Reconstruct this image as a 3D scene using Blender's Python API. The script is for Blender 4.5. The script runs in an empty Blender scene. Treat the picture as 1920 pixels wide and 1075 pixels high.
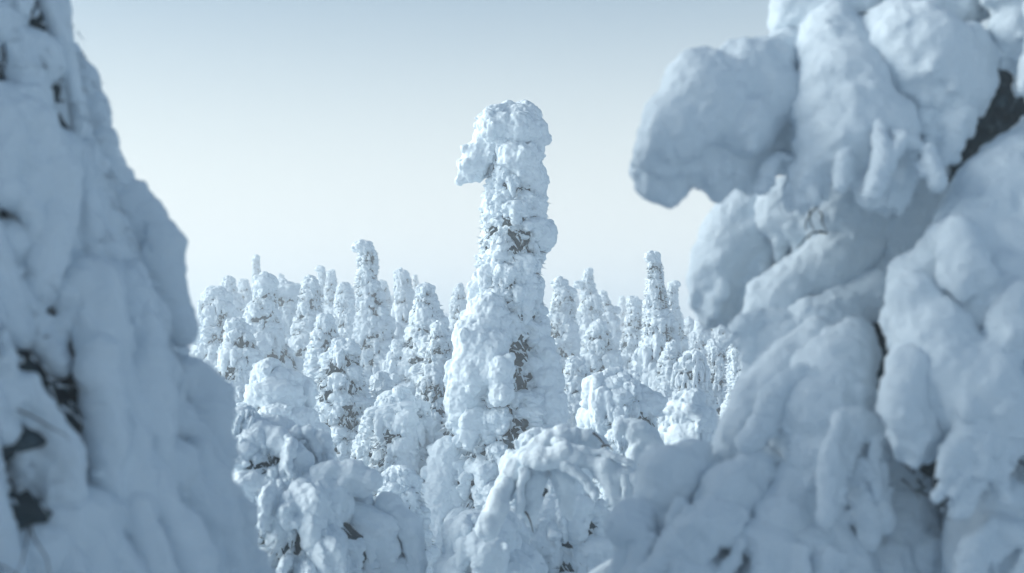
import bpy, math, random
import numpy as np
from mathutils import Vector, Matrix, Euler

C = bpy.context.scene.collection
scene = bpy.context.scene
R_ = math.radians

# ------------------------------------------------------------------ camera
F = 2667.0                      # focal length in photo pixels (50 mm on 36 mm)
TILT = math.atan((620 - 537.5) / F)
cam = bpy.data.cameras.new('camera')
cam.lens = 50; cam.sensor_width = 36
cam.clip_start = 0.05; cam.clip_end = 3000
cam.dof.use_dof = True; cam.dof.focus_distance = 24.0; cam.dof.aperture_fstop = 1.5
co = bpy.data.objects.new('camera', cam); C.objects.link(co)
co.location = (0, 0, 0); co.rotation_euler = (math.pi / 2 + TILT, 0, 0)
scene.camera = co

# ------------------------------------------------------------------ sky, sun, exposure
SUN_EL, SUN_AZ = 15.0, -84.0     # degrees; azimuth measured from +Y (view) towards +X
world = bpy.data.worlds.new('World'); scene.world = world; world.use_nodes = True
nt = world.node_tree; nt.nodes.clear()
out = nt.nodes.new('ShaderNodeOutputWorld'); bg = nt.nodes.new('ShaderNodeBackground')
sky = nt.nodes.new('ShaderNodeTexSky'); sky.sky_type = 'NISHITA'; sky.sun_disc = False
sky.sun_elevation = R_(SUN_EL); sky.sun_rotation = R_(SUN_AZ)
sky.air_density = 1.0; sky.dust_density = 2.2; sky.ozone_density = 1.5; sky.altitude = 300
bg.inputs['Strength'].default_value = 0.112
hs = nt.nodes.new('ShaderNodeHueSaturation'); hs.inputs['Saturation'].default_value = 0.88; hs.inputs['Hue'].default_value = 0.5
nt.links.new(sky.outputs[0], hs.inputs['Color'])
# pale frost mist that whitens the sky all round the horizon
tc = nt.nodes.new('ShaderNodeTexCoord'); sx = nt.nodes.new('ShaderNodeSeparateXYZ'); mr = nt.nodes.new('ShaderNodeMapRange')
mr.interpolation_type = 'SMOOTHSTEP'
mr.inputs['From Min'].default_value = 0.0; mr.inputs['From Max'].default_value = 0.31; mr.inputs['To Min'].default_value = 0.85; mr.inputs['To Max'].default_value = 0.0
mx = nt.nodes.new('ShaderNodeMix'); mx.data_type = 'RGBA'; mx.inputs[7].default_value = (8.0, 7.25, 6.7, 1)
nt.links.new(tc.outputs['Generated'], sx.inputs[0]); nt.links.new(sx.outputs['Z'], mr.inputs['Value']); nt.links.new(mr.outputs['Result'], mx.inputs[0])
nt.links.new(hs.outputs[0], mx.inputs[6]); nt.links.new(mx.outputs[2], bg.inputs[0])
nt.links.new(bg.outputs[0], out.inputs[0])

sl = bpy.data.lights.new('sun', 'SUN'); sl.energy = 5.0; sl.angle = R_(52); sl.color = (1.0, 0.93, 0.86)
so = bpy.data.objects.new('sun', sl); C.objects.link(so)
d = Vector((math.sin(R_(SUN_AZ)) * math.cos(R_(SUN_EL)), math.cos(R_(SUN_AZ)) * math.cos(R_(SUN_EL)), math.sin(R_(SUN_EL))))
so.rotation_euler = d.to_track_quat('Z', 'Y').to_euler()

vs = scene.view_settings
scene.display_settings.display_device = 'sRGB'
vs.view_transform = 'Standard'; vs.look = 'None'; vs.exposure = 0.5; vs.gamma = 1.0; vs.use_curve_mapping = False
vs.use_white_balance = True; vs.white_balance_temperature = 5900; vs.white_balance_tint = 1
cy = scene.cycles
cy.max_bounces = 10; cy.diffuse_bounces = 5; cy.volume_bounces = 1; cy.glossy_bounces = 2
cy.use_denoising = True
cy.sample_clamp_indirect = 4

# ------------------------------------------------------------------ helpers
CT, ST = math.cos(TILT), math.sin(TILT)
def at(px, py, depth):
    """world point seen at photo pixel (px, py) at distance `depth` along the ground from the camera"""
    a = (px - 960) / F; b = (537.5 - py) / F
    v = Vector((a, CT - b * ST, ST + b * CT))
    return v * (depth / v.y)

def ground_z(x, y):
    r = math.hypot(x, y)
    t = min(max((y - 2) / 18, 0), 1); t = t * t * (3 - 2 * t)
    z = -1.75 - 1.7 * t
    z += 0.12 * math.sin(x * 0.5 + 1) * math.cos(y * 0.37) + 0.25 * math.sin(x * 0.09) * math.sin(y * 0.07 + 1)
    if y > 45: z += (min(y, 190) - 45) * 0.012
    return z

def mat(name, build):
    m = bpy.data.materials.new(name); m.use_nodes = True
    n = m.node_tree; n.nodes.clear()
    o = n.nodes.new('ShaderNodeOutputMaterial'); p = n.nodes.new('ShaderNodeBsdfPrincipled')
    n.links.new(p.outputs[0], o.inputs[0]); build(n, p, o); return m

def snow_build(grain, bump, dist=0.02):
    def b(n, p, o):
        L = n.links.new
        geo = n.nodes.new('ShaderNodeNewGeometry')
        n1 = n.nodes.new('ShaderNodeTexNoise'); n1.inputs['Scale'].default_value = grain; n1.inputs['Detail'].default_value = 5; n1.inputs['Roughness'].default_value = 0.65
        n2 = n.nodes.new('ShaderNodeTexNoise'); n2.inputs['Scale'].default_value = 1.3; n2.inputs['Detail'].default_value = 3
        L(geo.outputs['Position'], n1.inputs['Vector']); L(geo.outputs['Position'], n2.inputs['Vector'])
        cr = n.nodes.new('ShaderNodeMix'); cr.data_type = 'RGBA'
        cr.inputs[6].default_value = (0.66, 0.745, 0.815, 1); cr.inputs[7].default_value = (0.73, 0.795, 0.85, 1)
        L(n2.outputs['Fac'], cr.inputs[0]); L(cr.outputs[2], p.inputs['Base Color'])
        p.inputs['Roughness'].default_value = 0.9; p.inputs['Specular IOR Level'].default_value = 0.15
        bp = n.nodes.new('ShaderNodeBump'); bp.inputs['Strength'].default_value = bump; bp.inputs['Distance'].default_value = dist
        L(n1.outputs['Fac'], bp.inputs['Height']); L(bp.outputs[0], p.inputs['Normal'])
    return b
SNOW = mat('rime_snow', snow_build(30, 0.7, 0.02))
SNOW_NEAR = mat('soft_snow', snow_build(34, 0.9, 0.015))
def needle_build(n, p, o):
    geo = n.nodes.new('ShaderNodeNewGeometry'); nz = n.nodes.new('ShaderNodeTexNoise')
    nz.inputs['Scale'].default_value = 14; nz.inputs['Detail'].default_value = 6
    n.links.new(geo.outputs['Position'], nz.inputs['Vector'])
    r = n.nodes.new('ShaderNodeValToRGB')
    r.color_ramp.elements[0].position = 0.55; r.color_ramp.elements[0].color = (0.016, 0.030, 0.036, 1)
    r.color_ramp.elements[1].position = 0.88; r.color_ramp.elements[1].color = (0.14, 0.21, 0.26, 1)
    n.links.new(nz.outputs['Fac'], r.inputs[0]); n.links.new(r.outputs[0], p.inputs['Base Color'])
    p.inputs['Roughness'].default_value = 0.9
NEEDLE = mat('frosted_needles', needle_build)
def bark_build(n, p, o):
    geo = n.nodes.new('ShaderNodeNewGeometry'); nz = n.nodes.new('ShaderNodeTexNoise')
    nz.inputs['Scale'].default_value = 30; n.links.new(geo.outputs['Position'], nz.inputs['Vector'])
    r = n.nodes.new('ShaderNodeValToRGB')
    r.color_ramp.elements[0].color = (0.035, 0.035, 0.038, 1); r.color_ramp.elements[1].color = (0.12, 0.12, 0.125, 1)
    n.links.new(nz.outputs['Fac'], r.inputs[0]); n.links.new(r.outputs[0], p.inputs['Base Color']); p.inputs['Roughness'].default_value = 0.9
BARK = mat('bark', bark_build)

# unit icosphere template
import bmesh
_b = bmesh.new(); bmesh.ops.create_icosphere(_b, subdivisions=2, radius=1.0)
ICO_V = np.array([v.co[:] for v in _b.verts], dtype=np.float32)
ICO_F = np.array([[v.index for v in f.verts] for f in _b.faces], dtype=np.int32); _b.free()

def mesh_np(name, V, Fc, smooth=True):
    me = bpy.data.meshes.new(name)
    Fc = np.asarray(Fc, dtype=np.int32); k = Fc.shape[1]
    me.vertices.add(len(V)); me.vertices.foreach_set('co', np.asarray(V, dtype=np.float32).ravel())
    me.loops.add(Fc.size); me.loops.foreach_set('vertex_index', Fc.ravel())
    me.polygons.add(len(Fc)); me.polygons.foreach_set('loop_start', np.arange(0, Fc.size, k, dtype=np.int32))
    me.polygons.foreach_set('use_smooth', np.full(len(Fc), smooth, dtype=bool))
    me.update(calc_edges=True); return me

PENDING = []      # finished objects are linked at the very end, so fusing a bough never re-evaluates the whole forest
_tex = {}
def tex(kind, scale, depth=2):
    k = (kind, scale, depth)
    if k not in _tex:
        t = bpy.data.textures.new('%s_relief' % kind.lower(), kind)
        t.noise_scale = scale
        if kind == 'CLOUDS': t.noise_depth = depth
        if kind == 'VORONOI': t.noise_intensity = 1.0
        _tex[k] = t
    return _tex[k]

def blob_mesh(name, blobs, voxel, relief, smooth=3, material=None):
    """blobs: rows x,y,z,rx,ry,rz. Fused into one skin, smoothed, then given real relief. relief: (kind, scale, strength)"""
    B = np.asarray(blobs, dtype=np.float32); n = len(B)
    V = (ICO_V[None] * B[:, None, 3:6] + B[:, None, :3]).reshape(-1, 3)
    Fc = (ICO_F[None] + (np.arange(n) * len(ICO_V))[:, None, None]).reshape(-1, 3)
    me = mesh_np(name + '_raw', V, Fc)
    o = bpy.data.objects.new(name + '_raw', me); C.objects.link(o)
    m = o.modifiers.new('r', 'REMESH'); m.mode = 'VOXEL'; m.voxel_size = voxel; m.use_smooth_shade = True
    if smooth:
        m = o.modifiers.new('s', 'SMOOTH'); m.factor = 0.5; m.iterations = smooth
    for kind, sc, st in relief:
        m = o.modifiers.new('d', 'DISPLACE'); m.texture = tex(kind, sc); m.strength = st; m.mid_level = 0.5
        m.texture_coords = 'LOCAL'
    dg = bpy.context.evaluated_depsgraph_get()
    res = bpy.data.meshes.new_from_object(o.evaluated_get(dg))
    res.name = name
    bpy.data.objects.remove(o); bpy.data.meshes.remove(me)
    res.materials.clear()
    if material: res.materials.append(material)
    res.polygons.foreach_set('use_smooth', np.ones(len(res.polygons), dtype=bool))
    return res

def thing(name, label, cat, loc=(0, 0, 0), group=None):
    o = bpy.data.objects.new(name, None); PENDING.append(o); o.location = loc
    o.empty_display_size = 0.2
    o['label'] = label; o['category'] = cat
    if group: o['group'] = group
    return o

def part(name, me, parent, loc=(0, 0, 0), rot=(0, 0, 0), scale=(1, 1, 1), kind=None, label=None):
    o = bpy.data.objects.new(name, me); PENDING.append(o)
    o.parent = parent; o.location = loc; o.rotation_euler = rot; o.scale = scale
    if kind: o['kind'] = kind
    if label: o['label'] = label
    return o

def tube_np(paths, sides=5):
    """paths: list of [(x,y,z,r),...] -> verts, quads"""
    VV, FF, off = [], [], 0
    ang = np.linspace(0, 2 * math.pi, sides, endpoint=False)
    for P in paths:
        P = np.asarray(P, dtype=np.float64); n = len(P)
        T = np.gradient(P[:, :3], axis=0); T /= np.linalg.norm(T, axis=1)[:, None] + 1e-9
        up = np.where(np.abs(T[:, 2:3]) > 0.9, np.array([[1., 0, 0]]), np.array([[0, 0, 1.]]))
        A = np.cross(T, up); A /= np.linalg.norm(A, axis=1)[:, None] + 1e-9; Bn = np.cross(T, A)
        ring = P[:, None, :3] + P[:, None, 3:4] * (A[:, None] * np.cos(ang)[None, :, None] + Bn[:, None] * np.sin(ang)[None, :, None])
        VV.append(ring.reshape(-1, 3))
        for i in range(n - 1):
            for j in range(sides):
                a = off + i * sides + j; b = off + i * sides + (j + 1) % sides
                FF.append((a, b, b + sides, a + sides))
        off += n * sides
    return np.concatenate(VV), np.array(FF)

# ------------------------------------------------------------------ ground
def ground():
    rs = np.concatenate([np.linspace(0.0, 60, 70)[1:], np.geomspace(64, 700, 40)])
    na = 120; V = [(0, 0, ground_z(0, 0))]; Fq = []
    for r in rs:
        for j in range(na):
            a = 2 * math.pi * j / na; x, y = r * math.sin(a), r * math.cos(a)
            V.append((x, y, ground_z(x, y)))
    for i in range(len(rs) - 1):
        for j in range(na):
            a = 1 + i * na + j; b = 1 + i * na + (j + 1) % na
            Fq.append((a, a + na, b + na, b))
    tri = [(0, 1 + j, 1 + (j + 1) % na, 1 + (j + 1) % na) for j in range(na)]
    me = bpy.data.meshes.new('snow_ground'); me.from_pydata(V, [], Fq + [t[:3] for t in tri]); me.update()
    me.polygons.foreach_set('use_smooth', np.ones(len(me.polygons), dtype=bool))
    me.materials.append(SNOW_NEAR)
    o = bpy.data.objects.new('snow_ground', me); C.objects.link(o); o['kind'] = 'structure'
    o['label'] = 'deep snow covering the ground under the trees'
ground()

# ------------------------------------------------------------------ shared snow lumps
rng = random.Random(11)
def lump_blobs(rg):
    """a snow-laden bough: a fat pillow that springs from the stem at the origin, reaches x = 1 and hangs down at the end"""
    B = []
    for i in range(7):
        t = i / 6
        r = 0.18 + 0.10 * t
        B.append((0.05 + 0.62 * t, rg.uniform(-.03, .03), 0.08 + .06 * math.sin(t * 3) - .16 * t * t, r, r * (1.15 + .2 * t), r))
    pads = [(0, rg.uniform(.45, .7), .25)] + [(sgn * rg.uniform(.2, .36), rg.uniform(.15, .55), rg.uniform(.15, .21)) for sgn in (-1, 1)]
    if rg.random() < .5: pads.append((rg.uniform(-.15, .15), rg.uniform(.6, .9), .14))
    for y0, L, r0 in pads:
        x0 = .70 - .5 * y0 * y0 + rg.uniform(-.05, .06)
        for i in range(6):
            t = i / 5; r = r0 * (1 - .35 * t) * rg.uniform(.92, 1.08)
            B.append((x0 + .03 * t, y0 * (1 + .15 * t), -.08 - L * t, r, r * 1.05, r * 1.15))
    base = list(B)
    for k in range(rg.randint(14, 26)):
        b = rg.choice(base[3:]); a = rg.uniform(0, 6.28); e = rg.uniform(-0.8, 1.0)
        v = np.array([math.cos(a) * math.cos(e), math.sin(a) * math.cos(e), math.sin(e)])
        r = rg.uniform(0.05, 0.12)
        B.append((*(np.array(b[:3]) + v * np.array(b[3:6]) * 0.93), r, r, r * .9))
    return B
LUMPS = []
for i in range(16):
    LUMPS.append(blob_mesh('snow_bough', lump_blobs(rng), 0.022,
        [('VORONOI', 0.28, -0.075), ('CLOUDS', 0.25, 0.05), ('VORONOI', 0.09, -0.022), ('CLOUDS', 0.05, 0.016)], 4, SNOW))
def drape_blobs(rg):
    """narrow hanging tongues of snow on thin drooping branches"""
    B = []
    for k in range(rg.randint(3, 5)):
        y0 = rg.uniform(-.35, .35); L = rg.uniform(.5, 1.0); x0 = rg.uniform(.5, .8)
        for i in range(14):
            t = i / 13
            s = min(t * 3, 1)
            x = x0 * s + 0.15 * t; z = 0.1 * math.sin(s * 2) - L * max(0, t - .2)
            r = 0.12 * (1 - .55 * t) * rg.uniform(.75, 1.2)
            B.append((x, y0 * s + .05 * math.sin(t * 5 + k), z, r, r, r * 1.25))
    return B
DRAPES = [blob_mesh('snow_drape', drape_blobs(rng), 0.022, [('VORONOI', .12, -.04), ('CLOUDS', .2, .05), ('CLOUDS', .05, .02)], 2, SNOW) for i in range(8)]
def cap_blobs(rg):
    B = [(0, 0, 0, .42, .42, .40), (rg.uniform(-.12, .12), rg.uniform(-.12, .12), .18, .36, .36, .28)]
    for k in range(16):
        a = rg.uniform(0, 6.28); e = rg.uniform(-.9, .7); r = rg.uniform(.10, .2)
        B.append((math.cos(a) * math.cos(e) * .36, math.sin(a) * math.cos(e) * .36, math.sin(e) * .36, r, r, r))
    return B
CAPS = [blob_mesh('snow_cap', cap_blobs(rng), 0.026, [('VORONOI', .22, -.06), ('CLOUDS', .3, .08), ('CLOUDS', .06, .025)], 3, SNOW) for i in range(6)]

def interp(prof, z):
    """prof rows (z, cx, cy, R), z descending"""
    if z >= prof[0][0]: return prof[0][1:]
    for a, b in zip(prof, prof[1:]):
        if b[0] <= z <= a[0]:
            t = (a[0] - z) / max(a[0] - b[0], 1e-6)
            return tuple(a[i] + (b[i] - a[i]) * t for i in (1, 2, 3))
    return prof[-1][1:]

def foliage_mesh(prof, z0, z1, rg, frac, nsp, fat=1.0, slen=1.0):
    """dark frosted needle mass round the stem: lumpy inner body and many short needle sprays"""
    nz = max(8, int((z1 - z0) / 0.12)); na = 18; V, Fq = [], []
    for i in range(nz + 1):
        z = z0 + (z1 - z0) * i / nz; cx, cy, R = interp(prof, z)
        for j in range(na):
            a = 2 * math.pi * j / na; r = R * frac * rg.uniform(.82, 1.08) * (0.3 if i == nz else 1)
            V.append((cx + r * math.cos(a), cy + r * math.sin(a), z))
    for i in range(nz):
        for j in range(na):
            a = i * na + j; b = i * na + (j + 1) % na
            Fq.append((a, b, b + na)); Fq.append((a, b + na, a + na))
    sprays(V, Fq, prof, z0, z1, rg, nsp, frac * .85, frac * 1.0, fat, slen)
    me = mesh_np('needle_foliage', V, Fq, False); me.materials.append(NEEDLE); return me

def sprays(V, Fq, prof, z0, z1, rg, nsp, f0, f1, fat=1.0, slen=1.0):
    for k in range(nsp):
        z = z0 + (z1 - z0) * (1 - math.sqrt(rg.random())) if k % 2 else rg.uniform(z0, z1)
        cx, cy, R = interp(prof, z); a = rg.uniform(0, 6.28); r = R * rg.uniform(f0, f1)
        p = np.array((cx + r * math.cos(a), cy + r * math.sin(a), z))
        dv = np.array((math.cos(a + rg.uniform(-1.1, 1.1)), math.sin(a + rg.uniform(-1.1, 1.1)), rg.uniform(-1.6, .2))); dv /= np.linalg.norm(dv)
        L = rg.uniform(.06, .17) * (0.6 + min(R, 1.2) * .6) * slen; w = rg.uniform(.006, .016) * fat
        s = np.cross(dv, (0, 0, 1)); s /= np.linalg.norm(s) + 1e-6
        t = np.cross(dv, s)
        q = len(V)
        V += [tuple(p + s * w), tuple(p - s * w * .5 + t * w), tuple(p - s * w * .5 - t * w), tuple(p + dv * L)]
        Fq += [(q, q + 1, q + 3), (q + 1, q + 2, q + 3), (q + 2, q, q + 3)]

def frosted_mesh(prof, z0, z1, rg, nsp, f0, f1, fat=1.0, slen=1.0):
    V, Fq = [], []
    sprays(V, Fq, prof, z0, z1, rg, nsp, f0, f1, fat, slen)
    me = mesh_np('frosted_twigs', V, Fq, True); me.materials.append(SNOW); return me

def trunk_mesh(prof, zb, zt, r0):
    P = []
    for i in range(8):
        z = zb + (zt - zb) * i / 7; cx, cy, R = interp(prof, z); P.append((cx, cy, z, r0 * (1 - .8 * i / 7)))
    V, Fq = tube_np([P], 8); me = mesh_np('trunk', V, Fq); me.materials.append(BARK); return me

def spruce(label, rows, depth, seed, group=None, lump=0.82, cap=None, name='snowy_spruce', cat='tree', drape=0.0,
           density=1.0, gap=0.75, maxh=0.75, extra_caps=(), tip=True, flat=1.0, deep=1.0, seam=None, wide=1.0, crumbs=.6):
    """rows: (py, centre px, halfwidth px) from the top down at distance `depth`; the last row runs on to the ground"""
    rg = random.Random(seed)
    if seam is None: seam = (-math.pi / 2 + rg.uniform(.1, .8), rg.uniform(.12, .3), .4)
    pr = []
    for (py, px, hw) in rows:
        if wide and pr: px += rg.uniform(-.28, .28) * hw
        p = at(px, py, depth); pr.append([p.z, p.x, depth, hw / F * depth * (1.05 + .09 * min(len(pr), 3) * wide)])
    bx, by = pr[-1][1], depth
    zb = ground_z(bx, by)
    if pr[-1][0] > zb: pr.append([zb - .05, bx, by, pr[-1][3] * 1.1])
    zt = pr[0][0]
    loc = (bx, by, zb)
    t = thing(name, label, cat, loc, group)
    prof = [(z - zb, cx - bx, cy_ - by, R * deep) for z, cx, cy_, R in pr]
    zt -= zb
    part('trunk', trunk_mesh(prof, 0, zt * .93, 0.05 + zt * .014), t)
    q = min(1.4, 30 / depth); fat = max(.45, depth / 23)
    ztop = zt - .15 - prof[0][3] * .5
    part('needle_foliage', foliage_mesh(prof, 0, ztop, rg, gap, int(220 * zt * q), fat), t, kind='stuff')
    part('frosted_twig', frosted_mesh(prof, 0, ztop, rg, int(520 * zt * q), gap * .86, gap * 1.08, fat * 1.8, 1.1), t, kind='stuff')
    z = zt - prof[0][3] * 0.55
    az = rg.uniform(0, 6.28)
    cnt = 0
    while z > -0.1 and cnt < 285:
        cx, cy_, R = interp(prof, z)
        sz = min(max(R * 1.15, .24), maxh) * lump * rg.uniform(.85, 1.2)
        sy = min(max(R * 1.2, .24), maxh * 1.05) * lump
        n = max(3, int(round(2 * math.pi * R / (0.84 * sy) * density)))
        for k in range(n):
            az += 6.283 / n * rg.uniform(.8, 1.2)
            s = rg.uniform(.75, 1.25)
            dz = rg.uniform(-.3, .3) * sz
            lib = DRAPES if rg.random() < drape else LUMPS
            da = (az - seam[0] + math.pi) % (2 * math.pi) - math.pi
            out_ = R * rg.uniform(.84, 1.10)
            if abs(da) < seam[1]:
                if rg.random() < seam[2]: continue
                out_ *= .86; s *= .7
            part('snow_bough', rg.choice(lib), t, (cx, cy_, z + dz + .2 * sz), (rg.uniform(-.25, .25), rg.uniform(-.12, .2), az),
                 (out_, sy * s * rg.choice((-1, 1)), sz * rg.uniform(.75, 1.25) * flat))
            cnt += 1
        az += 1.3
        z -= sz * 0.66 / math.sqrt(density)
    # small clots of snow on the twigs between the boughs
    for k in range(min(int(cnt * crumbs), 290 - cnt)):
        z = zt * rg.random() ** .8 - .1; cx, cy_, R = interp(prof, z)
        az = rg.gauss(seam[0], seam[1] * 1.4) if k % 5 < 2 else rg.uniform(0, 6.28)
        sz = min(max(R * .5, .14), .42) * lump * rg.uniform(.6, 1.2)
        part('snow_bough', rg.choice(LUMPS), t, (cx, cy_, z), (rg.uniform(-.3, .3), rg.uniform(-.15, .3), az), (R * rg.uniform(.82, .97), sz * rg.choice((-1, 1)), sz * rg.uniform(1, 1.6)))
    if tip:
        caps = list(extra_caps) + ([cap] if cap else [(rows[0][1], rows[0][0] + rows[0][2] * .9, rows[0][2] * 1.05, rows[0][2] * .9)])
        for (px, py, hw, hh) in caps:
            p = at(px, py, depth)
            s = hw / F * depth / .5 * 1.2
            part('snow_cap', rg.choice(CAPS), t, (p.x - bx, 0, p.z - zb), (rg.uniform(-.2, .2), rg.uniform(-.2, .2), rg.uniform(0, 6.28)), (s, s, hh / F * depth / .5))
    return t

# ------------------------------------------------------------------ the tall spruce in the middle
def chain(pts, rg, step=0.5, jit=0.08):
    """(x,y,z,r) polyline -> overlapping balls with a little unevenness"""
    B = []
    for a, b in zip(pts, pts[1:]):
        a = np.array(a, float); b = np.array(b, float)
        n = max(2, int(np.linalg.norm(b[:3] - a[:3]) / (step * min(a[3], b[3]) + 1e-6)))
        for i in range(n + 1):
            p = a + (b - a) * i / n; r = p[3] * rg.uniform(1 - jit * 1.5, 1 + jit * 1.5)
            q = p[:3] + np.array([rg.gauss(0, 1), rg.gauss(0, 1), rg.gauss(0, 1)]) * p[3] * jit
            B.append((*q, r, r, r))
    return B

def px_chain(pts, depth, origin):
    """(px, py, depth offset in m, radius px) -> local x,y,z,r"""
    Q = []
    for (px, py, dd, rp) in pts:
        p = at(px, py, depth + dd) - Vector(origin); Q.append((p.x, p.y, p.z, rp / F * (depth + dd)))
    return Q

def main_tree():
    D = 23.5
    rows = [(196, 958, 46), (230, 956, 64), (285, 962, 56), (345, 970, 56), (400, 962, 64), (440, 966, 70), (490, 957, 66), (550, 951, 74), (600, 944, 84),
            (650, 938, 92), (710, 938, 102), (770, 946, 118), (840, 938, 138), (920, 930, 150), (1000, 930, 160)]
    t = spruce('tallest snow-crusted spruce in the middle, bulging snow head with a beak drooping to the left', rows, D, 5,
               lump=.60, maxh=.9, density=1.15, gap=.76, tip=False, seam=(-math.pi / 2 + .32, .27, .78), wide=0, crumbs=.22)
    o = t.location; rg = random.Random(3)
    rel = [('VORONOI', .17, -.045), ('CLOUDS', .24, .07), ('VORONOI', .07, -.028), ('CLOUDS', .09, .035), ('CLOUDS', .03, .018)]
    def custom(name, chains, bumps=14, vox=.02, label=None):
        B = []
        for ch in chains: B += chain(px_chain(ch, D, o), rg)
        base = list(B)
        for k in range(bumps):
            b = rg.choice(base); a = rg.uniform(0, 6.28); e = rg.uniform(-1.2, 1.0); r = rg.uniform(.05, .12)
            B.append((b[0] + math.cos(a) * math.cos(e) * b[3], b[1] + math.sin(a) * math.cos(e) * b[3], b[2] + math.sin(e) * b[3], r, r, r))
        part(name, blob_mesh(name, B, vox, rel, 3, SNOW), t, label=label)
    custom('snow_cap', [[(928, 242, 0, 40), (960, 234, 0, 42), (986, 236, 0, 38)], [(930, 217, 0, 24), (960, 212, 0, 20), (992, 216, 0, 24)], [(1000, 240, 0, 24), (998, 262, 0, 24)], [(925, 240, -.3, 30), (985, 245, -.3, 34)],
                        [(920, 250, .3, 30), (985, 240, .35, 32)], [(915, 270, 0, 28), (990, 268, 0, 32)]], 44, label='rounded flat-topped snow head')
    custom('snow_bough', [[(925, 262, -.05, 32), (900, 290, -.1, 30), (882, 315, -.1, 23), (878, 330, -.1, 15)], [(905, 290, .2, 26), (893, 320, .15, 18)]], 46, label='snow beak drooping to the left of the head')
    custom('snow_bough', [[(960, 290, -.35, 34), (985, 300, -.35, 34)], [(985, 330, -.2, 36), (1000, 350, -.1, 30)]], 18)
    custom('snow_bough', [[(1000, 420, -.1, 34), (1015, 440, -.1, 28)]], 14)
    custom('snow_bough', [[(915, 590, -.4, 44), (892, 650, -.6, 44), (880, 715, -.6, 42), (868, 770, -.55, 34)], [(925, 640, -.7, 36), (915, 700, -.8, 36)]], 24, label='broad smooth snow flank on the left')
    custom('snow_bough', [[(1012, 610, -.15, 24), (1022, 690, -.3, 30), (1035, 770, -.4, 34)]], 8, label='smooth snow drape on the right flank')
    custom('snow_bough', [[(940, 690, -.95, 28), (940, 740, -1.0, 26)]], 14)
    custom('snow_bough', [[(838, 850, -.6, 30), (826, 930, -.8, 32), (815, 1010, -.9, 34)]], 16)
    return t
main_tree()

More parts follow.
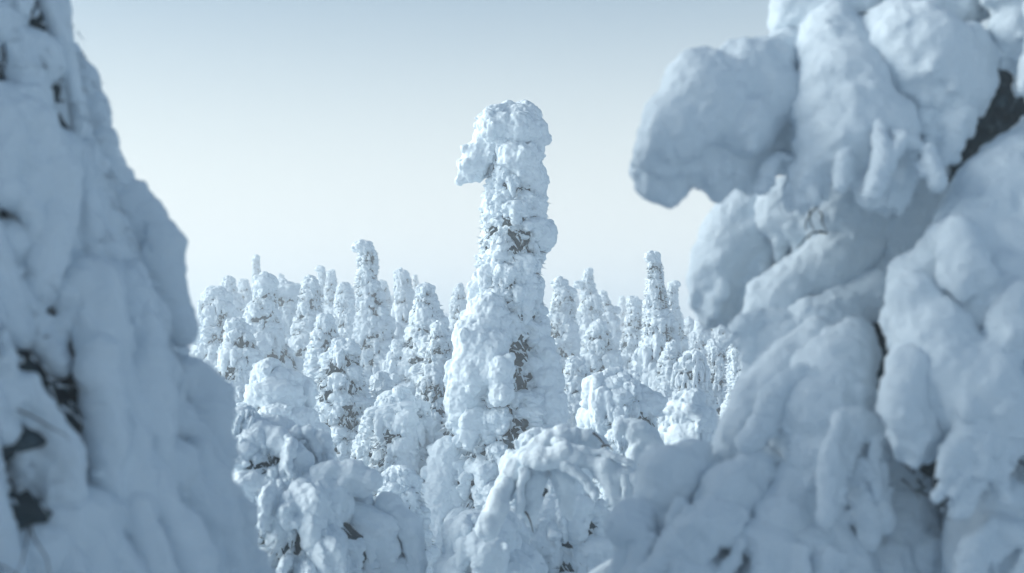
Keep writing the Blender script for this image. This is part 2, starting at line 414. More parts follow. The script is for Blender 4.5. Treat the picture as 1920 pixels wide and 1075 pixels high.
# ------------------------------------------------------------------ trees behind
G = 'snow-covered spruces of the hazy forest behind'
def bg_trees():
    S = spruce
    S('stocky snowy tree with rounded top beside the edge of the dark left tree', [(540, 400, 18), (575, 405, 34), (640, 412, 42), (720, 415, 50)], 44, 21, G)
    S('small snowy spruce with pointed top, second from the left in the far row', [(517, 430, 8), (545, 432, 18), (600, 436, 26), (680, 440, 36)], 58, 22, G)
    S('low hazy snow spire just left of the thin spire', [(524, 456, 8), (560, 458, 15), (640, 462, 22)], 66, 23, G)
    S('thinnest far snow spire rising like a finger left of the round-headed tree', [(479, 480, 6), (505, 482, 7), (540, 483, 13), (640, 486, 24)], 70, 24, G, cap=(480, 484, 7, 7))
    S('broad pale tree with a ball of snow for a head and wide shoulders', [(512, 499, 16), (555, 498, 20), (580, 492, 28), (640, 490, 34), (700, 505, 52)], 38, 25, G, cap=(498, 532, 22, 22))
    S('round-shouldered snowy tree touching the ball-headed tree from the right', [(530, 536, 20), (560, 540, 28), (620, 545, 30), (700, 550, 40)], 46, 26, G, cap=(537, 548, 30, 22))
    S('tiny knob-topped snow spire peeping above the round-shouldered tree', [(514, 527, 5), (530, 527, 7), (580, 528, 14)], 85, 27, G)
    S('slender spruce with dark veins between its snow lumps left of the bent-tip spire', [(521, 582, 15), (560, 580, 20), (620, 582, 27), (700, 584, 34)], 43, 28, G, lump=.85, gap=.8)
    S('slim spire whose tip bends to the left, in the far row', [(500, 602, 7), (525, 604, 9), (570, 606, 14), (660, 608, 25)], 60, 29, G, cap=(599, 505, 9, 8))
    S('slim straight spire right of the bent-tip spire', [(507, 621, 8), (540, 624, 12), (600, 628, 20), (680, 630, 28)], 58, 30, G)
    S('bulky pointed spruce just left of the tall slim spruce with a bulging head', [(531, 645, 12), (570, 648, 20), (640, 650, 28), (700, 650, 34)], 50, 31, G)
    S('pale small top showing between the bulky spruce and the tall slim spruce', [(539, 664, 8), (575, 666, 14), (640, 668, 22)], 70, 32, G)
    S('tall slim spruce left of centre whose snow head bulges to the left', [(452, 680, 14), (480, 688, 17), (520, 690, 18), (580, 694, 26), (640, 698, 34), (710, 704, 46)], 38, 33, G, lump=.8, cap=(676, 463, 17, 15), gap=.78)
    S('narrow snowy spruce hidden behind the right side of the tall slim spruce', [(526, 717, 8), (570, 718, 14), (660, 722, 24)], 62, 34, G)
    S('spruce with a blunt snowy head between the tall slim spruce and the central tree', [(504, 752, 13), (540, 754, 17), (600, 756, 24), (680, 758, 32)], 48, 35, G, lump=.85)
    S('tiny thin snow spire with a tufted tip right of the blunt-headed spruce', [(517, 778, 4), (540, 779, 6), (600, 780, 14)], 85, 36, G)
    S('broad conical spruce close to the left of the central tree', [(530, 797, 14), (565, 798, 22), (610, 796, 36), (680, 796, 48), (760, 798, 56)], 33, 37, G, lump=.75)
    S('dense lumpy spruce with a dark lower side in front of the broad cone', [(606, 822, 14), (650, 822, 22), (720, 822, 30), (800, 824, 36)], 29, 38, G, lump=.8, gap=.82)
    S('small snowy head peeping out at the left edge of the central tree', [(535, 861, 9), (570, 862, 16), (640, 864, 24)], 56, 39, G)
    S('full conical snow tree in front of the tall slim spruce, foot behind a mound', [(636, 650, 22), (675, 650, 34), (730, 645, 48), (800, 640, 56), (880, 636, 62)], 27, 40, G, lump=.6, gap=.78)
    S('small snow hump between the full cone and the arched snow bush', [(700, 715, 14), (730, 716, 24), (790, 716, 32)], 28, 41, G)
    # right of the central tree
    S('two-knobbed snowy spruce at the right edge of the central tree', [(525, 1050, 12), (550, 1056, 18), (600, 1056, 24), (680, 1058, 32)], 44, 50, G, cap=(1045, 531, 12, 11), extra_caps=[(1068, 548, 13, 11)], gap=.8)
    S('pale spire with a small head and one snow shoulder on the left', [(505, 1103, 8), (530, 1104, 11), (570, 1104, 19), (640, 1106, 27), (700, 1106, 30)], 50, 51, G, extra_caps=[(1088, 534, 12, 10)], cap=(1103, 511, 9, 10))
    S('hazy spruce with a thin knob above and a second knob to the right', [(548, 1130, 5), (570, 1134, 10), (600, 1138, 20), (680, 1140, 26)], 56, 52, G, cap=(1131, 551, 7, 7), extra_caps=[(1154, 582, 9, 9)])
    S('narrow round-topped spruce just left of the tall capped spire', [(556, 1189, 13), (590, 1189, 15), (650, 1186, 24), (710, 1184, 28)], 48, 53, G, drape=.3)
    S('tall slim spire right of the central tree with its cap leaning left', [(474, 1226, 12), (510, 1228, 13), (560, 1229, 19), (630, 1230, 29), (700, 1232, 38)], 37, 54, G, lump=.8, cap=(1222, 484, 14, 13), gap=.8)
    S('shorter spire whose cap leans right beside the tall capped spire', [(527, 1264, 9), (560, 1260, 12), (620, 1260, 19), (690, 1262, 26)], 47, 55, G, cap=(1265, 534, 11, 9))
    S('drooping veil-like tree with hanging snow strands right of the tall capped spire', [(664, 1298, 22), (690, 1298, 32), (740, 1300, 36)], 32, 56, G, drape=.95, gap=.7)
    S('upper of two hazy trees under the overhanging right bough, with a dark streak', [(600, 1318, 12), (640, 1318, 20), (700, 1320, 26)], 46, 57, G)
    S('faint far spruce in the gap right of the cap-right spire', [(596, 1292, 8), (630, 1293, 14), (700, 1294, 20)], 62, 58, G)
    S('faint far spruce close to the grey bough of the right tree', [(606, 1352, 12), (650, 1354, 20), (720, 1356, 26)], 52, 59, G)
    S('lumpy narrow tree half hidden by the right foreground tree', [(615, 1392, 16), (660, 1390, 22), (740, 1388, 28), (800, 1388, 32)], 27, 60, G, lump=.7)
    S('bumpy snow column against the right flank of the central tree', [(668, 1078, 16), (710, 1078, 26), (790, 1082, 34)], 31, 61, G, lump=.65)
    S('hazy spruce behind the veil-like tree', [(640, 1340, 14), (690, 1342, 22), (760, 1344, 28)], 36, 62, G, drape=.5)
    S('wide pale spruce filling the gap between the dark-veined spruce and the full cone', [(588, 610, 14), (630, 612, 26), (700, 610, 40), (790, 606, 50), (860, 604, 54)], 34, 140, G, lump=.7)
    S('lumpy snow cone at the left foot of the tall slim left spruce', [(640, 745, 12), (680, 746, 26), (730, 746, 36), (800, 748, 42)], 33, 141, G, lump=.7)
    S('broad pale spruce between the two-knobbed spruce and the tall capped spire', [(600, 1120, 14), (640, 1122, 28), (710, 1124, 42), (800, 1126, 50)], 39, 142, G, lump=.75)
    S('squat snowy spruce right below the cap-right spire', [(640, 1262, 12), (680, 1264, 24), (740, 1266, 36), (820, 1268, 42)], 34, 143, G, lump=.7)
    S('pale broad tree with soft snow shoulders beside the dark left tree, lower down', [(600, 440, 16), (640, 442, 30), (710, 446, 46), (800, 450, 54)], 32, 144, G, lump=.8)
    # far rows seen in the gaps between the nearer trees
    rg = random.Random(77)
    F_ = [(412, 'dark left tree edge and the stocky tree'), (446, 'small pointed spruce and the low hazy spire'), (468, 'low hazy spire and the thin finger spire'), (516, 'ball-headed tree and its round-shouldered neighbour'),
          (562, 'round-shouldered tree and the spruce with dark veins'), (592, 'spruce with dark veins and the bent-tip spire'), (634, 'straight spire and the bulky pointed spruce'), (733, 'tall slim left spruce and the blunt-headed spruce'),
          (772, 'blunt-headed spruce and the broad cone'), (838, 'broad cone and the small head by the central tree'), (876, 'small snowy head and the left flank of the central tree'), (1032, 'right flank of the central tree and the two-knobbed spruce'),
          (1078, 'two-knobbed spruce and the shouldered pale spire'), (1119, 'shouldered pale spire and the double-knob spruce'), (1166, 'double-knob spruce and the narrow round-topped spruce'), (1208, 'narrow round-topped spruce and the tall capped spire'),
          (1246, 'tall capped spire and the cap-right spire'), (1278, 'cap-right spire and the veil-like tree'), (1333, 'veil-like tree and the grey bough of the right tree'), (1372, 'grey right bough and the lumpy narrow tree')]
    for px, txt in F_:
        x = px + rg.uniform(-3, 3); ty = rg.uniform(552, 590); w = rg.uniform(9, 13)
        S('faint far spruce between the ' + txt, [(ty, x, w * .5), (ty + 26, x + rg.uniform(-3, 3), w), (ty + 80, x, w * 1.8), (ty + 150, x, w * 2.3)], rg.uniform(80, 120), 200 + px, 'faint far spruces seen in the gaps', maxh=1.1)
bg_trees()

# ------------------------------------------------------------------ middle-distance bushes
H = 'snow-buried bushes and saplings in the middle distance'
def bushes():
    S = spruce
    S('bent-over snow mass with a dark hollow, in front of the ball-headed tree', [(690, 520, 30), (720, 522, 56), (770, 528, 66), (850, 530, 74)], 23, 70, H, lump=.95, maxh=.7, density=.9, name='snowy_bush', cat='bush', gap=.6)
    S('arched snow bush like a hood with a drooping front, left of the central tree', [(738, 748, 26), (765, 750, 50), (810, 750, 60), (890, 750, 66)], 24, 71, H, lump=.75, name='snowy_bush', cat='bush', drape=.25, cap=(745, 757, 40, 22))
    S('small lumpy snow bush tucked left of the arched hood', [(765, 695, 10), (800, 692, 22), (870, 690, 30)], 25, 72, H, lump=.7, name='snowy_bush', cat='bush')
    S('rounded snow bush between the smooth mound and the central tree', [(876, 745, 22), (905, 745, 38), (960, 750, 46), (1040, 752, 54)], 17, 73, H, lump=.7, name='snowy_bush', cat='bush')
    S('round heap of snow balls, a bush right of the central tree', [(700, 1165, 24), (730, 1172, 56), (790, 1176, 68), (860, 1176, 70)], 20, 74, H, lump=.8, maxh=.62, name='snowy_bush', cat='bush', gap=.74, cap=(1145, 726, 34, 26), extra_caps=[(1215, 756, 32, 28), (1185, 738, 28, 24)])
    S('small conical snow sapling under the round heap', [(785, 1170, 14), (820, 1170, 28), (880, 1170, 38), (960, 1170, 44)], 16, 75, H, lump=.7, name='snowy_sapling', cat='sapling')
    S('smooth knobbed snow stump-like bush by the left of the right tree', [(745, 1298, 26), (775, 1300, 40), (830, 1300, 44), (900, 1300, 50)], 13, 76, H, lump=1.0, name='snowy_bush', cat='bush', cap=(1295, 775, 42, 32), gap=.5)
    S('little lumpy snow sapling left of the knobbed bush', [(805, 1250, 12), (835, 1250, 18), (900, 1250, 26)], 17, 77, H, lump=.7, name='snowy_sapling', cat='sapling')
    S('crusty snow bush with dark twiggy gaps right of the draped bush', [(845, 1150, 26), (900, 1152, 44), (980, 1158, 52), (1060, 1160, 56)], 16, 78, H, lump=.5, name='snowy_bush', cat='bush', gap=.84)
    S('draped snow bush with dark splits in front of the central tree', [(835, 1040, 40), (880, 1040, 80), (960, 1040, 104), (1060, 1040, 116)], 13.5, 79, H, lump=.75, name='snowy_bush', cat='bush', gap=.74, maxh=.8)
    S('low snow hummock at the bottom edge below the central tree', [(985, 900, 40), (1010, 900, 70), (1060, 900, 90)], 12.5, 80, H, lump=.95, name='snowy_bush', cat='bush', gap=.5)
bushes()

# ------------------------------------------------------------------ custom builder for near trees
def near_tree(label, origin, boughs, depth, seed, name='snowy_spruce', cat='tree', vox=.02, group=None, amp=1.0, hem=1.0, jit=.05):
    """boughs: list of dicts ch=[chains in px], fringe=[(px,py,dd,rpx,len_px),...]"""
    t = thing(name, label, cat, origin, group); rg = random.Random(seed)
    rel = [('CLOUDS', .40, .08 * amp), ('VORONOI', .26, -.03 * amp), ('CLOUDS', .09, .034 * amp), ('VORONOI', .05, -.012 * amp), ('CLOUDS', .03, .014 * amp)]
    for b in boughs:
        B = []
        for ch in b['ch']: B += chain(px_chain(ch, depth, origin), rg, .45, jit)
        base = list(B)
        for (px, py, dd, rp, ln) in b.get('fringe', []):
            c = [(px, py, dd, rp), (px + rg.uniform(-4, 4), py + ln * .6, dd, rp * .8), (px + rg.uniform(-6, 6), py + ln, dd, rp * .45)]
            B += chain(px_chain(c, depth, origin), rg, .4, .08)
        for k in range(b.get('bumps', 14)):
            q = rg.choice(base); a = rg.uniform(0, 6.28); e = rg.uniform(-1.3, .4); r = q[3] * rg.uniform(.12, .3)
            B.append((q[0] + math.cos(a) * math.cos(e) * q[3] * .92, q[1] + math.sin(a) * math.cos(e) * q[3] * .92, q[2] + math.sin(e) * q[3] * .92, r, r, r))
        low = sorted(base, key=lambda q: q[2] - q[5])[:max(6, len(base) // 3)]
        for k in range(b.get('hem', 60)):                      # crumbs and icicle-like nubs along the underside
            q = rg.choice(low if k % 3 else base); a = rg.uniform(0, 6.28); e = rg.uniform(-1.2, -.25); r = rg.uniform(.016, .042) * hem
            B.append((q[0] + math.cos(a) * math.cos(e) * q[3], q[1] + math.sin(a) * math.cos(e) * q[3], q[2] + math.sin(e) * q[3] * 1.06, r, r, r * rg.uniform(1, 2.2)))
        part('snow_bough', blob_mesh('snow_bough', B, b.get('vox', vox), rel, 2, SNOW_NEAR), t, label=b.get('label'))
    return t

def twigs_mesh(name, segs, origin):
    V, Fq = tube_np(segs, 5); V = V - np.array(origin); me = mesh_np(name, V, Fq); me.materials.append(BARK); return me

# ------------------------------------------------------------------ long drooping folds of snow for the near trees
def fold_blobs(rg):
    """a drooping branch buried in snow that runs down in long uneven folds and tongues"""
    B = []
    for i in range(6):
        t = i / 5; r = .10 + .06 * t
        B.append((.45 + .38 * t, rg.uniform(-.03, .03), .10 - .12 * t * t, r * .7, r * 1.8, r))
    for k in range(rg.randint(4, 6)):
        y0 = rg.uniform(-.38, .38); L = rg.uniform(.35, 1.25); x0 = rg.uniform(.82, .90); r0 = rg.uniform(.06, .13); dy = rg.uniform(-.1, .30); w = rg.uniform(0, 6)
        n = int(L / .06)
        for i in range(n + 1):
            t = i / n; r = r0 * (.75 + .5 * math.sin(t * 2.6)) * rg.uniform(.9, 1.12)
            B.append((x0 + .14 * t * L + .02 * math.sin(t * 7 + w), y0 + dy * t + .04 * math.sin(t * 6 + w), .02 - L * t, r * .62, r, r * 1.1))
        for q in range(rg.randint(1, 3)):
            t = rg.uniform(.15, .8); x = x0 + .14 * t * L; y = y0 + dy * t; s = rg.choice((-1, 1)); z = .02 - L * t; rr = r0 * rg.uniform(.4, .7)
            for i in range(6):
                u = i / 5
                B.append((x + .02, y + s * .16 * u, z - .22 * u * u, rr * (1 - .5 * u) * .7, rr * (1 - .5 * u), rr * (1 - .4 * u)))
    for q in range(26):
        b = rg.choice(B); r = rg.uniform(.012, .035); a = rg.uniform(-1.4, 1.4)
        B.append((b[0] + b[3] * .9 * math.cos(a), b[1] + b[4] * .9 * math.sin(a), b[2] - b[5] * rg.uniform(-.5, .9), r * .7, r, r * 1.3))
    return B
_r = random.Random(44)
FOLDS = [blob_mesh('snow_bough', fold_blobs(_r), .0155, [('CLOUDS', .25, .035), ('VORONOI', .11, -.018), ('CLOUDS', .05, .018)], 2, SNOW_NEAR) for i in range(14)]

# ------------------------------------------------------------------ right foreground tree
def right_tree():
    D = 6.6
    ax = at(1800, 600, D + .7); zb = ground_z(ax.x, ax.y); o = Vector((ax.x, ax.y, zb))
    bs = []
    def add(ch, fringe=(), **k): bs.append(dict(ch=ch, fringe=list(fringe), **k))
    # big paw-shaped bough, upper and lower lobes
    add([[(1470, 110, .35, 60), (1400, 160, .15, 90), (1330, 190, .05, 88), (1270, 235, 0, 66), (1225, 290, 0, 42)], [(1440, 190, .1, 70), (1400, 230, 0, 62)]],
        label='paw-shaped bough reaching left, upper lobe')
    add([[(1450, 270, .25, 62), (1380, 290, .15, 62), (1300, 295, .1, 58), (1230, 305, .08, 44), (1200, 320, .08, 24)]],
        [(1225, 330, .08, 26, 44), (1262, 340, .08, 30, 46), (1345, 335, .1, 30, 36), (1400, 320, .15, 32, 26), (1190, 318, .08, 14, 16)], bumps=26, label='fringed lower lobe of the paw-shaped bough')
    # middle hanging bough
    add([[(1560, 90, .2, 80), (1590, 180, -.05, 90), (1600, 260, -.1, 95)], [(1540, 220, -.05, 60), (1530, 310, -.1, 48), (1520, 350, -.1, 36)], [(1640, 240, -.1, 76), (1660, 320, -.15, 58), (1655, 350, -.15, 40)]],
        [(1505, 350, -.1, 26, 40), (1535, 345, -.1, 26, 28), (1630, 350, -.15, 30, 34), (1675, 345, -.15, 26, 30)], bumps=24)
    add([[(1680, 60, .1, 70), (1740, 110, -.05, 90), (1790, 150, -.05, 74)], [(1760, 170, -.05, 70), (1790, 200, -.05, 50)], [(1820, 80, .0, 50), (1835, 160, .0, 34)]],
        [(1740, 210, 0, 24, 36), (1795, 215, 0, 26, 36), (1840, 180, 0, 22, 36)], bumps=18)
    add([[(1500, 20, .45, 60), (1580, 20, .4, 56), (1640, -10, .4, 50)], [(1560, -60, .4, 70), (1700, -60, .4, 80)]], [(1585, 50, .4, 24, 26)])
    add([[(1720, -10, .25, 50), (1790, 5, .25, 44), (1840, -20, .25, 40)]], [(1740, 20, .25, 24, 26)])
    add([[(1900, -20, .0, 60), (1910, 50, .0, 56), (1930, 95, .0, 42)], [(1960, 0, .1, 90), (1980, 120, .1, 80)]])
    # receding grey boughs below the paw
    add([[(1420, 410, .9, 70), (1370, 460, .9, 66), (1345, 530, .9, 60), (1350, 575, .9, 40)], [(1430, 480, .9, 60), (1420, 560, .9, 52)]], bumps=16)
    add([[(1425, 430, 1.05, 60), (1490, 490, 1.0, 66), (1560, 550, .9, 80)], [(1480, 520, .95, 60), (1470, 590, .9, 50)]], bumps=20)
    add([[(1480, 390, .7, 76), (1560, 400, .6, 80), (1620, 420, .6, 84)], [(1540, 350, .6, 60), (1580, 350, .6, 60)]])
    add([[(1700, 330, .6, 100), (1700, 430, .6, 90), (1690, 520, .6, 80)]])
    add([[(1650, 440, .55, 50), (1570, 490, .5, 62), (1490, 545, .5, 60), (1425, 610, .5, 40)], [(1440, 560, .55, 44), (1415, 640, .5, 34)]], [(1440, 620, .5, 22, 30), (1410, 630, .5, 18, 26)], bumps=22)
    add([[(1640, 550, .4, 50), (1550, 600, .35, 60), (1470, 660, .3, 54), (1420, 720, .3, 34)]], [(1450, 700, .3, 22, 34), (1500, 690, .3, 24, 30)], bumps=22)
    # big diagonal bough on the right
    add([[(1960, 280, .0, 80), (1870, 380, -.2, 90), (1800, 470, -.3, 80), (1740, 540, -.3, 70), (1700, 600, -.3, 50)], [(1900, 480, -.3, 100), (1850, 580, -.35, 100), (1800, 640, -.35, 90)], [(1960, 440, -.2, 110), (1940, 560, -.2, 90)]], bumps=10,
        label='great smooth bough sloping down from the right edge')
    add([[(1800, 440, -.5, 42), (1805, 490, -.55, 44), (1810, 510, -.5, 30)]], bumps=10)
    add([[(1720, 560, -.45, 56), (1760, 660, -.5, 86), (1820, 720, -.5, 110), (1850, 770, -.5, 96)], [(1880, 660, -.45, 76), (1900, 780, -.45, 60)]],
        [(1770, 800, -.5, 34, 66), (1815, 830, -.5, 32, 52), (1850, 830, -.5, 28, 42), (1890, 800, -.45, 28, 46)], bumps=26)
    add([[(1700, 690, -.6, 46), (1690, 760, -.65, 46), (1715, 820, -.6, 38)]], [(1690, 790, -.65, 26, 34), (1735, 820, -.6, 24, 30)], bumps=16)
    add([[(1905, 560, -.55, 40), (1885, 610, -.6, 36), (1880, 640, -.6, 22)]], bumps=8)
    # lower middle boughs
    add([[(1600, 640, .0, 44), (1560, 700, -.1, 74), (1545, 790, -.2, 92), (1540, 860, -.25, 90)], [(1610, 760, -.1, 46), (1610, 860, -.2, 44)]],
        [(1560, 910, -.25, 34, 56), (1610, 890, -.2, 28, 60), (1500, 920, -.25, 34, 60), (1585, 930, -.25, 26, 40)], bumps=26, label='steep drooping bough with a ragged hem')
    add([[(1560, 640, .25, 56), (1490, 690, .15, 62), (1440, 750, .1, 62), (1390, 830, .05, 52), (1350, 880, .05, 34)], [(1500, 760, .15, 60), (1470, 800, .15, 46)]], [(1455, 810, .15, 24, 36), (1500, 815, .15, 24, 30)], bumps=16)
    add([[(1300, 860, -.1, 46), (1260, 900, -.15, 62), (1240, 960, -.15, 56), (1240, 1060, -.15, 66)], [(1320, 900, -.1, 50), (1290, 1000, -.1, 70)]], bumps=12, label='rounded bough end at the lower left of the right tree')
    add([[(1420, 880, -.25, 40), (1370, 930, -.3, 60), (1330, 1000, -.3, 56), (1320, 1080, -.3, 60)], [(1420, 960, -.3, 48), (1410, 1040, -.3, 36)]], [(1400, 1030, -.3, 24, 30)], bumps=16)
    add([[(1500, 900, -.25, 60), (1460, 980, -.35, 64), (1440, 1080, -.35, 80)], [(1530, 1000, -.3, 70), (1560, 1100, -.3, 100)]], bumps=14)
    add([[(1640, 880, .05, 70), (1680, 960, .0, 90), (1640, 1060, -.1, 110)], [(1760, 1000, .1, 90), (1760, 1100, .0, 110)]], bumps=12)
    add([[(1860, 960, -.35, 66), (1840, 1040, -.4, 80), (1900, 1100, -.4, 120)], [(1960, 900, -.1, 110), (1980, 1040, -.2, 120)], [(1810, 960, -.4, 24), (1815, 1000, -.4, 40)]], bumps=12)
    t = near_tree('huge blurred snow-laden tree filling the right side of the frame', o, bs, D, 8, amp=.9, vox=.017)
    rg = random.Random(21)
    for (px, py, dd, w, h) in [(1560, 700, -.05, .42, .42), (1590, 800, -.2, .46, .46), (1520, 800, -.2, .40, .5), (1480, 720, .1, .42, .40), (1410, 810, .05, .40, .36), (1330, 905, -.15, .44, .42), (1245, 930, -.15, .40, .50), (1400, 930, -.35, .42, .46),
                               (1470, 985, -.35, .46, .46), (1545, 960, -.3, .46, .46), (1640, 960, .0, .52, .5), (1720, 985, .0, .5, .4), (1845, 980, -.4, .42, .36), (1905, 940, -.25, .5, .5), (1370, 1020, -.35, .4, .4), (1655, 300, -.1, .30, .26), (1525, 300, -.0, .30, .26),
                               (1425, 300, .22, .26, .2), (1790, 190, .05, .34, .26), (1840, 800, -.42, .4, .30), (1775, 780, -.45, .34, .30), (1910, 600, -.3, .5, .5),
                               (1490, 600, .5, .46, .36), (1560, 590, .45, .4, .36), (1900, 60, .0, .4, .36)]:
        p = at(px, py, D + dd + .22) - o
        part('snow_fold', rg.choice(FOLDS), t, p, (rg.uniform(-.5, -.08), rg.uniform(-.1, .25), -math.pi / 2 + rg.uniform(-.5, .3)), (.54, w * rg.choice((-1, -1, 1)) * 1.1, h))
    tw = []; rg = random.Random(14)
    for (px, py, dd, n, sp) in [(1760, 900, -.1, 34, 40), (1735, 850, -.1, 16, 22), (1890, 680, -.3, 18, 16), (1880, 830, -.2, 20, 24), (1775, 255, .2, 26, 26), (1545, 400, .4, 9, 22), (1875, 120, .3, 24, 26), (1640, 40, .3, 16, 20), (1610, 940, -.1, 14, 26), (1830, 870, -.2, 20, 24)]:
        for k in range(n):
            p = at(px + rg.gauss(0, sp), py + rg.gauss(0, sp * .6), D + dd + rg.uniform(-.1, .12)) - o
            v = Vector((rg.gauss(0, .7), rg.uniform(-1, .1), rg.gauss(-.6, .5))).normalized(); P = [p]
            for i in range(5): P.append(P[-1] + v * rg.uniform(.015, .045)); v = (v + Vector((rg.gauss(0, .25), rg.gauss(0, .25), rg.gauss(-.1, .2)))).normalized()
            tw.append([(*q, .0055 * (1 - i / 7)) for i, q in enumerate(P)])
    V, Fq = tube_np(tw, 4); me = mesh_np('dark_twigs', V, Fq); me.materials.append(NEEDLE); part('twig_tangle', me, t, kind='stuff')
    prof = [(4.5, 0.15, .2, .25), (2.5, .0, .1, .55), (1.2, -.05, .05, .8), (0, 0, 0, .95)]
    rg = random.Random(4)
    part('trunk', trunk_mesh([(5, 0, .1, 1), (0, 0, .1, 1)], 0, 4.2, .16), t)
    part('needle_foliage', foliage_mesh(prof, .2, 3.6, rg, .85, 6000, .8, .8), t, kind='stuff')
right_tree()

# ------------------------------------------------------------------ left foreground tree
def left_tree():
    D = 6.0
    ax = at(-260, 900, D); zb = ground_z(ax.x, ax.y); o = Vector((ax.x, ax.y, zb))
    # silhouette on the right side: (py, px)
    sil = [(-420, 20), (-200, 110), (0, 200), (120, 244), (180, 268), (290, 292), (400, 328), (490, 352), (540, 386), (620, 412), (700, 440), (770, 466), (850, 492), (1000, 530), (1200, 560)]
    prof = []
    for py, px in sil:
        p = at(px, py, D); prof.append((p.z - zb, 0, 0, p.x - ax.x - .08))
    t = thing('snowy_spruce', 'dark blurred snow-draped conical tree filling the left edge of the frame', 'tree', o)
    rg = random.Random(9)
    rel = [('CLOUDS', .30, .05), ('VORONOI', .12, -.02), ('CLOUDS', .06, .02), ('CLOUDS', .03, .008)]
    part('trunk', trunk_mesh([(6, 0, 0, 1), (0, 0, 0, 1)], 0, 4.3, .16), t)
    top = prof[0][0]
    part('needle_foliage', foliage_mesh(prof, 0, top - .2, rg, .80, 9000, .6, .3), t, kind='stuff')
    part('frosted_twig', frosted_mesh(prof, 0, top - .2, rg, 7000, .78, .90, .5, .45), t, kind='stuff')
    z = top - .1
    while z > .35:
        R = interp(prof, z)[2]
        n = max(4, int(2 * math.pi * R / .40)); a0 = rg.uniform(0, 6.28)
        for k in range(n):
            a = a0 + 6.283 * k / n + rg.uniform(-.16, .16)
            facing = math.cos(a - (-math.pi / 2 + .5))        # camera side
            px_, py_ = math.cos(a) * R + o.x, math.sin(a) * R + o.y
            ix = 960 + F * px_ / py_; iy = 620 - F * (z + zb - .3) / py_
            if facing > 0 and ix < 170 and iy > 560 and rg.random() < .14: continue     # needles and twigs lie bare low on the left
            out_ = R * rg.uniform(.91, 1.03)
            part('snow_bough', rg.choice(FOLDS), t, (0, 0, z + rg.uniform(-.15, .15)), (rg.uniform(.04, .42) if math.sin(a) < -.62 and z < 3.2 else rg.uniform(-.06, .06), rg.uniform(-.04, .06), a),
                 (out_, rg.uniform(.44, .78) * rg.choice((1, 1, -1)), rg.uniform(.62, .95)))
        z -= .36
    for k in range(130):                                      # clots of snow caught among the bare twigs
        zz = rg.uniform(.3, 2.1); a = -math.pi / 2 + rg.uniform(.0, .75); Rz = interp(prof, zz)[2]
        part('snow_clot', rg.choice(DRAPES if k % 2 else LUMPS), t, (0, 0, zz), (rg.uniform(-.3, .3), rg.uniform(-.1, .2), a), (Rz * rg.uniform(.88, .98), rg.uniform(.12, .30), rg.uniform(.14, .34)))
    tw = []
    for k in range(120):                                       # thin bare twigs low on the left, a few along the edge
        edge = False; zz = rg.uniform(1.2, 3.4) if edge else rg.uniform(.2, 2.0)
        a = -math.pi / 2 + (rg.uniform(1.2, 1.6) if edge else rg.uniform(-.1, .75)); Rz = interp(prof, zz)[2] * rg.uniform(.97, 1.05)
        P = [Vector((Rz * math.cos(a), Rz * math.sin(a), zz))]; v = Vector((math.cos(a + rg.uniform(-1.2, 1.2)), math.sin(a + rg.uniform(-1.2, 1.2)), rg.uniform(-2.0, .1))).normalized()
        for i in range(6): P.append(P[-1] + v * rg.uniform(.02, .05)); v = (v + Vector((rg.gauss(0, .3), rg.gauss(0, .3), rg.gauss(-.15, .25)))).normalized()
        tw.append([(*p, .0045 * (1 - i / 8)) for i, p in enumerate(P)])
    V, Fq = tube_np(tw, 4); me = mesh_np('twig_tangle', V, Fq); me.materials.append(BARK); part('twig_tangle', me, t, kind='stuff')
left_tree()

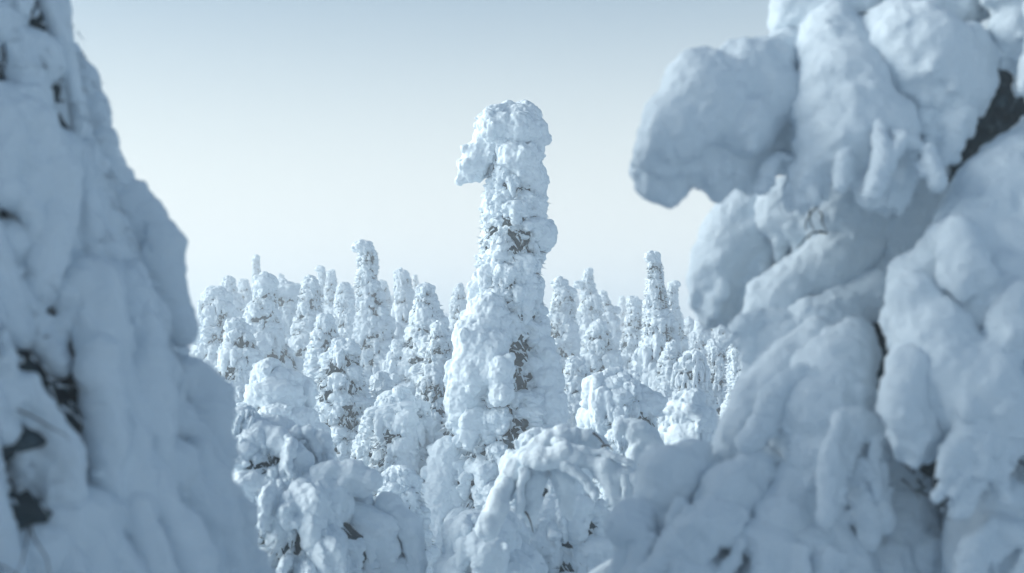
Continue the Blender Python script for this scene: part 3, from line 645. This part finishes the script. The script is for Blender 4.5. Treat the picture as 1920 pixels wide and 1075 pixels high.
# ------------------------------------------------------------------ arched sapling and low boughs in front
def front_things():
    D = 11.0
    g = at(1000, 1000, D); o = Vector((g.x, g.y, ground_z(g.x, g.y)))
    base = at(905, 1200, D)
    bs = [dict(ch=[[(918, 1000, .15, 9), (915, 985, .1, 14), (932, 940, 0, 17), (965, 880, 0, 20), (1010, 838, 0, 21), (1060, 818, 0, 21), (1105, 818, 0, 17), (1132, 834, 0, 12)]], bumps=30, label='long arched stem thick with snow'),
          dict(ch=[[(990, 862, -.1, 20), (1060, 850, -.15, 20), (1120, 868, -.2, 20), (1170, 892, -.25, 18), (1215, 925, -.3, 14)], [(1120, 870, -.2, 16), (1150, 915, -.25, 14), (1175, 960, -.25, 10)]], bumps=24),
          dict(ch=[[(1000, 858, .05, 24), (1000, 905, .0, 24), (992, 950, 0, 16)], [(1050, 850, 0, 22), (1056, 900, 0, 22), (1062, 945, 0, 14)]], bumps=20),
          dict(ch=[[(1040, 830, -.1, 10), (1085, 842, -.2, 9), (1140, 852, -.25, 8), (1185, 870, -.3, 6)], [(1060, 870, -.2, 10), (1095, 895, -.25, 9), (1118, 930, -.25, 7)], [(1170, 892, -.3, 9), (1180, 930, -.3, 7)], [(980, 880, -.1, 9), (975, 930, -.1, 8), (968, 960, -.1, 5)]], bumps=30, hem=20),
          dict(ch=[[(950, 905, -.05, 18), (930, 950, -.1, 20), (915, 990, -.1, 12)]], bumps=10),
          dict(ch=[[(1165, 800, .3, 12), (1195, 806, .3, 18), (1225, 835, .3, 20), (1245, 880, .3, 18), (1250, 930, .3, 14)], [(1190, 840, .3, 14), (1185, 900, .3, 18), (1200, 980, .3, 22), (1210, 1080, .3, 30)]], bumps=16)]
    t = near_tree('blurred sapling bent over into an arch, coated in snow, in front of the draped bush', o, bs, D, 31, 'bent_sapling', 'sapling', vox=.016, amp=.6, jit=.13)
    tw = []
    rg = random.Random(6)
    for (x0, y0, x1, y1) in [(1112, 812, 1146, 858), (1128, 838, 1150, 846), (1196, 870, 1232, 905), (1170, 905, 1186, 945), (1150, 870, 1166, 880), (985, 960, 1000, 1000), (1215, 900, 1238, 930)]:
        a = at(x0, y0, D - .15) - o; b = at(x1, y1, D - .2) - o
        me = twigs_mesh('twig', [[(*(a + (b - a) * u + Vector((0, 0, .03 * math.sin(u * 3)))), .011 * (1 - .7 * u)) for u in (0, .3, .6, 1)]], (0, 0, 0))
        part('twig', me, t)
    # boughs of a half-buried spruce low on the left
    t2 = spruce('feathery half-buried spruce with hanging snow strands at the lower left of the frame', [(770, 450, 24), (830, 480, 70), (900, 530, 140), (980, 560, 185), (1075, 570, 210)], 12.8, 90,
                name='snowy_spruce', drape=.4, lump=.72, maxh=.7, gap=.72, tip=False, wide=0, crumbs=.9, density=1.25)
    D = 12.4; o2 = t2.location; rg = random.Random(12)
    for chs, bm in [([[(598, 892, -.9, 20), (625, 882, -.9, 22), (665, 884, -.9, 22), (700, 902, -.9, 18)], [(620, 905, -.8, 26), (680, 910, -.8, 26)]], 8),
                ([[(470, 800, -.6, 22), (520, 830, -.7, 28), (560, 860, -.8, 26), (575, 900, -.8, 18)]], 14),
                ([[(420, 760, -.3, 24), (440, 830, -.5, 26), (450, 900, -.6, 24), (455, 960, -.6, 14)]], 14),
                ([[(730, 950, -.6, 26), (765, 985, -.7, 26), (780, 1040, -.7, 22), (785, 1090, -.7, 20)]], 14)]:
        B = []
        for ch in chs: B += chain(px_chain(ch, D + .9, o2), rg, .45, .05)
        base = list(B)
        for k in range(bm):
            q = rg.choice(base); a = rg.uniform(0, 6.28); r = q[3] * rg.uniform(.2, .45)
            B.append((q[0] + math.cos(a) * q[3] * .8, q[1] + math.sin(a) * q[3] * .8, q[2] - q[3] * rg.uniform(.2, .8), r, r, r))
        part('snow_bough', blob_mesh('snow_bough', B, .02, [('CLOUDS', .25, .06), ('VORONOI', .12, -.02), ('CLOUDS', .05, .015)], 3, SNOW_NEAR), t2)
    D = 8.5
    g = at(1165, 1075, D); o = Vector((g.x, g.y, ground_z(g.x, g.y)))
    near_tree('low blurred snow branch poking in at the bottom edge beside the right tree', o, [dict(ch=[[(1090, 1120, .1, 20), (1130, 1075, 0, 17), (1170, 1055, 0, 16), (1212, 1042, 0, 12)], [(1140, 1075, 0, 18), (1180, 1120, 0, 40), (1180, 1400, 0, 60)]], bumps=12)], D, 33, 'snowy_bush', 'bush', amp=.5)
front_things()

# ------------------------------------------------------------------ the dark tree's neighbours, unseen spruces added to keep the sun off it
def added_shade_trees():
    L = ['snow-laden spruce standing close beside the dark left tree, out beyond the edge of the frame', 'snow-laden spruce behind and left of the dark left tree, beyond the edge of the frame', 'snow-laden spruce nearest the viewpoint on the left, beyond the edge of the frame']
    for i, (x, y, h, r) in enumerate([(-5.6, 5.2, 6.4, 1.5), (-5.3, 8.0, 6.6, 1.4), (-4.7, 2.4, 6.0, 1.5)]):
        zb = ground_z(x, y); rg = random.Random(500 + i)
        t = thing('snowy_spruce', L[i], 'tree', (x, y, zb))
        prof = [(h, 0, 0, .4), (h * .7, 0, 0, r * .7), (0, 0, 0, r)]
        part('trunk', trunk_mesh(prof, 0, h * .9, .15), t); part('needle_foliage', foliage_mesh(prof, 0, h - .4, rg, .75, 300), t, kind='stuff')
        z = h - .2; az = 0
        while z > .3:
            R = interp(prof, z)[2]; n = max(3, int(2 * math.pi * R / .8))
            for k in range(n):
                az += 6.283 / n
                part('snow_bough', rg.choice(LUMPS), t, (0, 0, z), (0, 0, az), (R * rg.uniform(.9, 1.1), rg.uniform(.8, 1.1), rg.uniform(.8, 1)))
            z -= .5; az += 1.1
        part('snow_cap', rg.choice(CAPS), t, (0, 0, h), (0, 0, 0), (.8, .8, .7))
added_shade_trees()

# ------------------------------------------------------------------ haze
def haze():
    x0, x1, y0, y1, z0, z1 = -720, 720, -720, 720, -6.5, 9.0
    V = [(x, y, z) for x in (x0, x1) for y in (y0, y1) for z in (z0, z1)]
    Fq = [(0, 1, 3, 2), (4, 6, 7, 5), (0, 4, 5, 1), (2, 3, 7, 6), (0, 2, 6, 4), (1, 5, 7, 3)]
    me = bpy.data.meshes.new('haze'); me.from_pydata(V, [], Fq); me.update()
    m = bpy.data.materials.new('frost_haze'); m.use_nodes = True; n = m.node_tree; n.nodes.clear()
    o = n.nodes.new('ShaderNodeOutputMaterial'); v = n.nodes.new('ShaderNodeVolumePrincipled')
    v.inputs['Color'].default_value = (0.93, 0.96, 0.98, 1); v.inputs['Density'].default_value = 0.008
    v.inputs['Anisotropy'].default_value = 0.2
    n.links.new(v.outputs[0], o.inputs['Volume']); me.materials.append(m)
    ob = bpy.data.objects.new('haze', me); C.objects.link(ob); ob['kind'] = 'stuff'; ob['label'] = 'pale frosty haze between the trees'
haze()

for o in PENDING: C.objects.link(o)
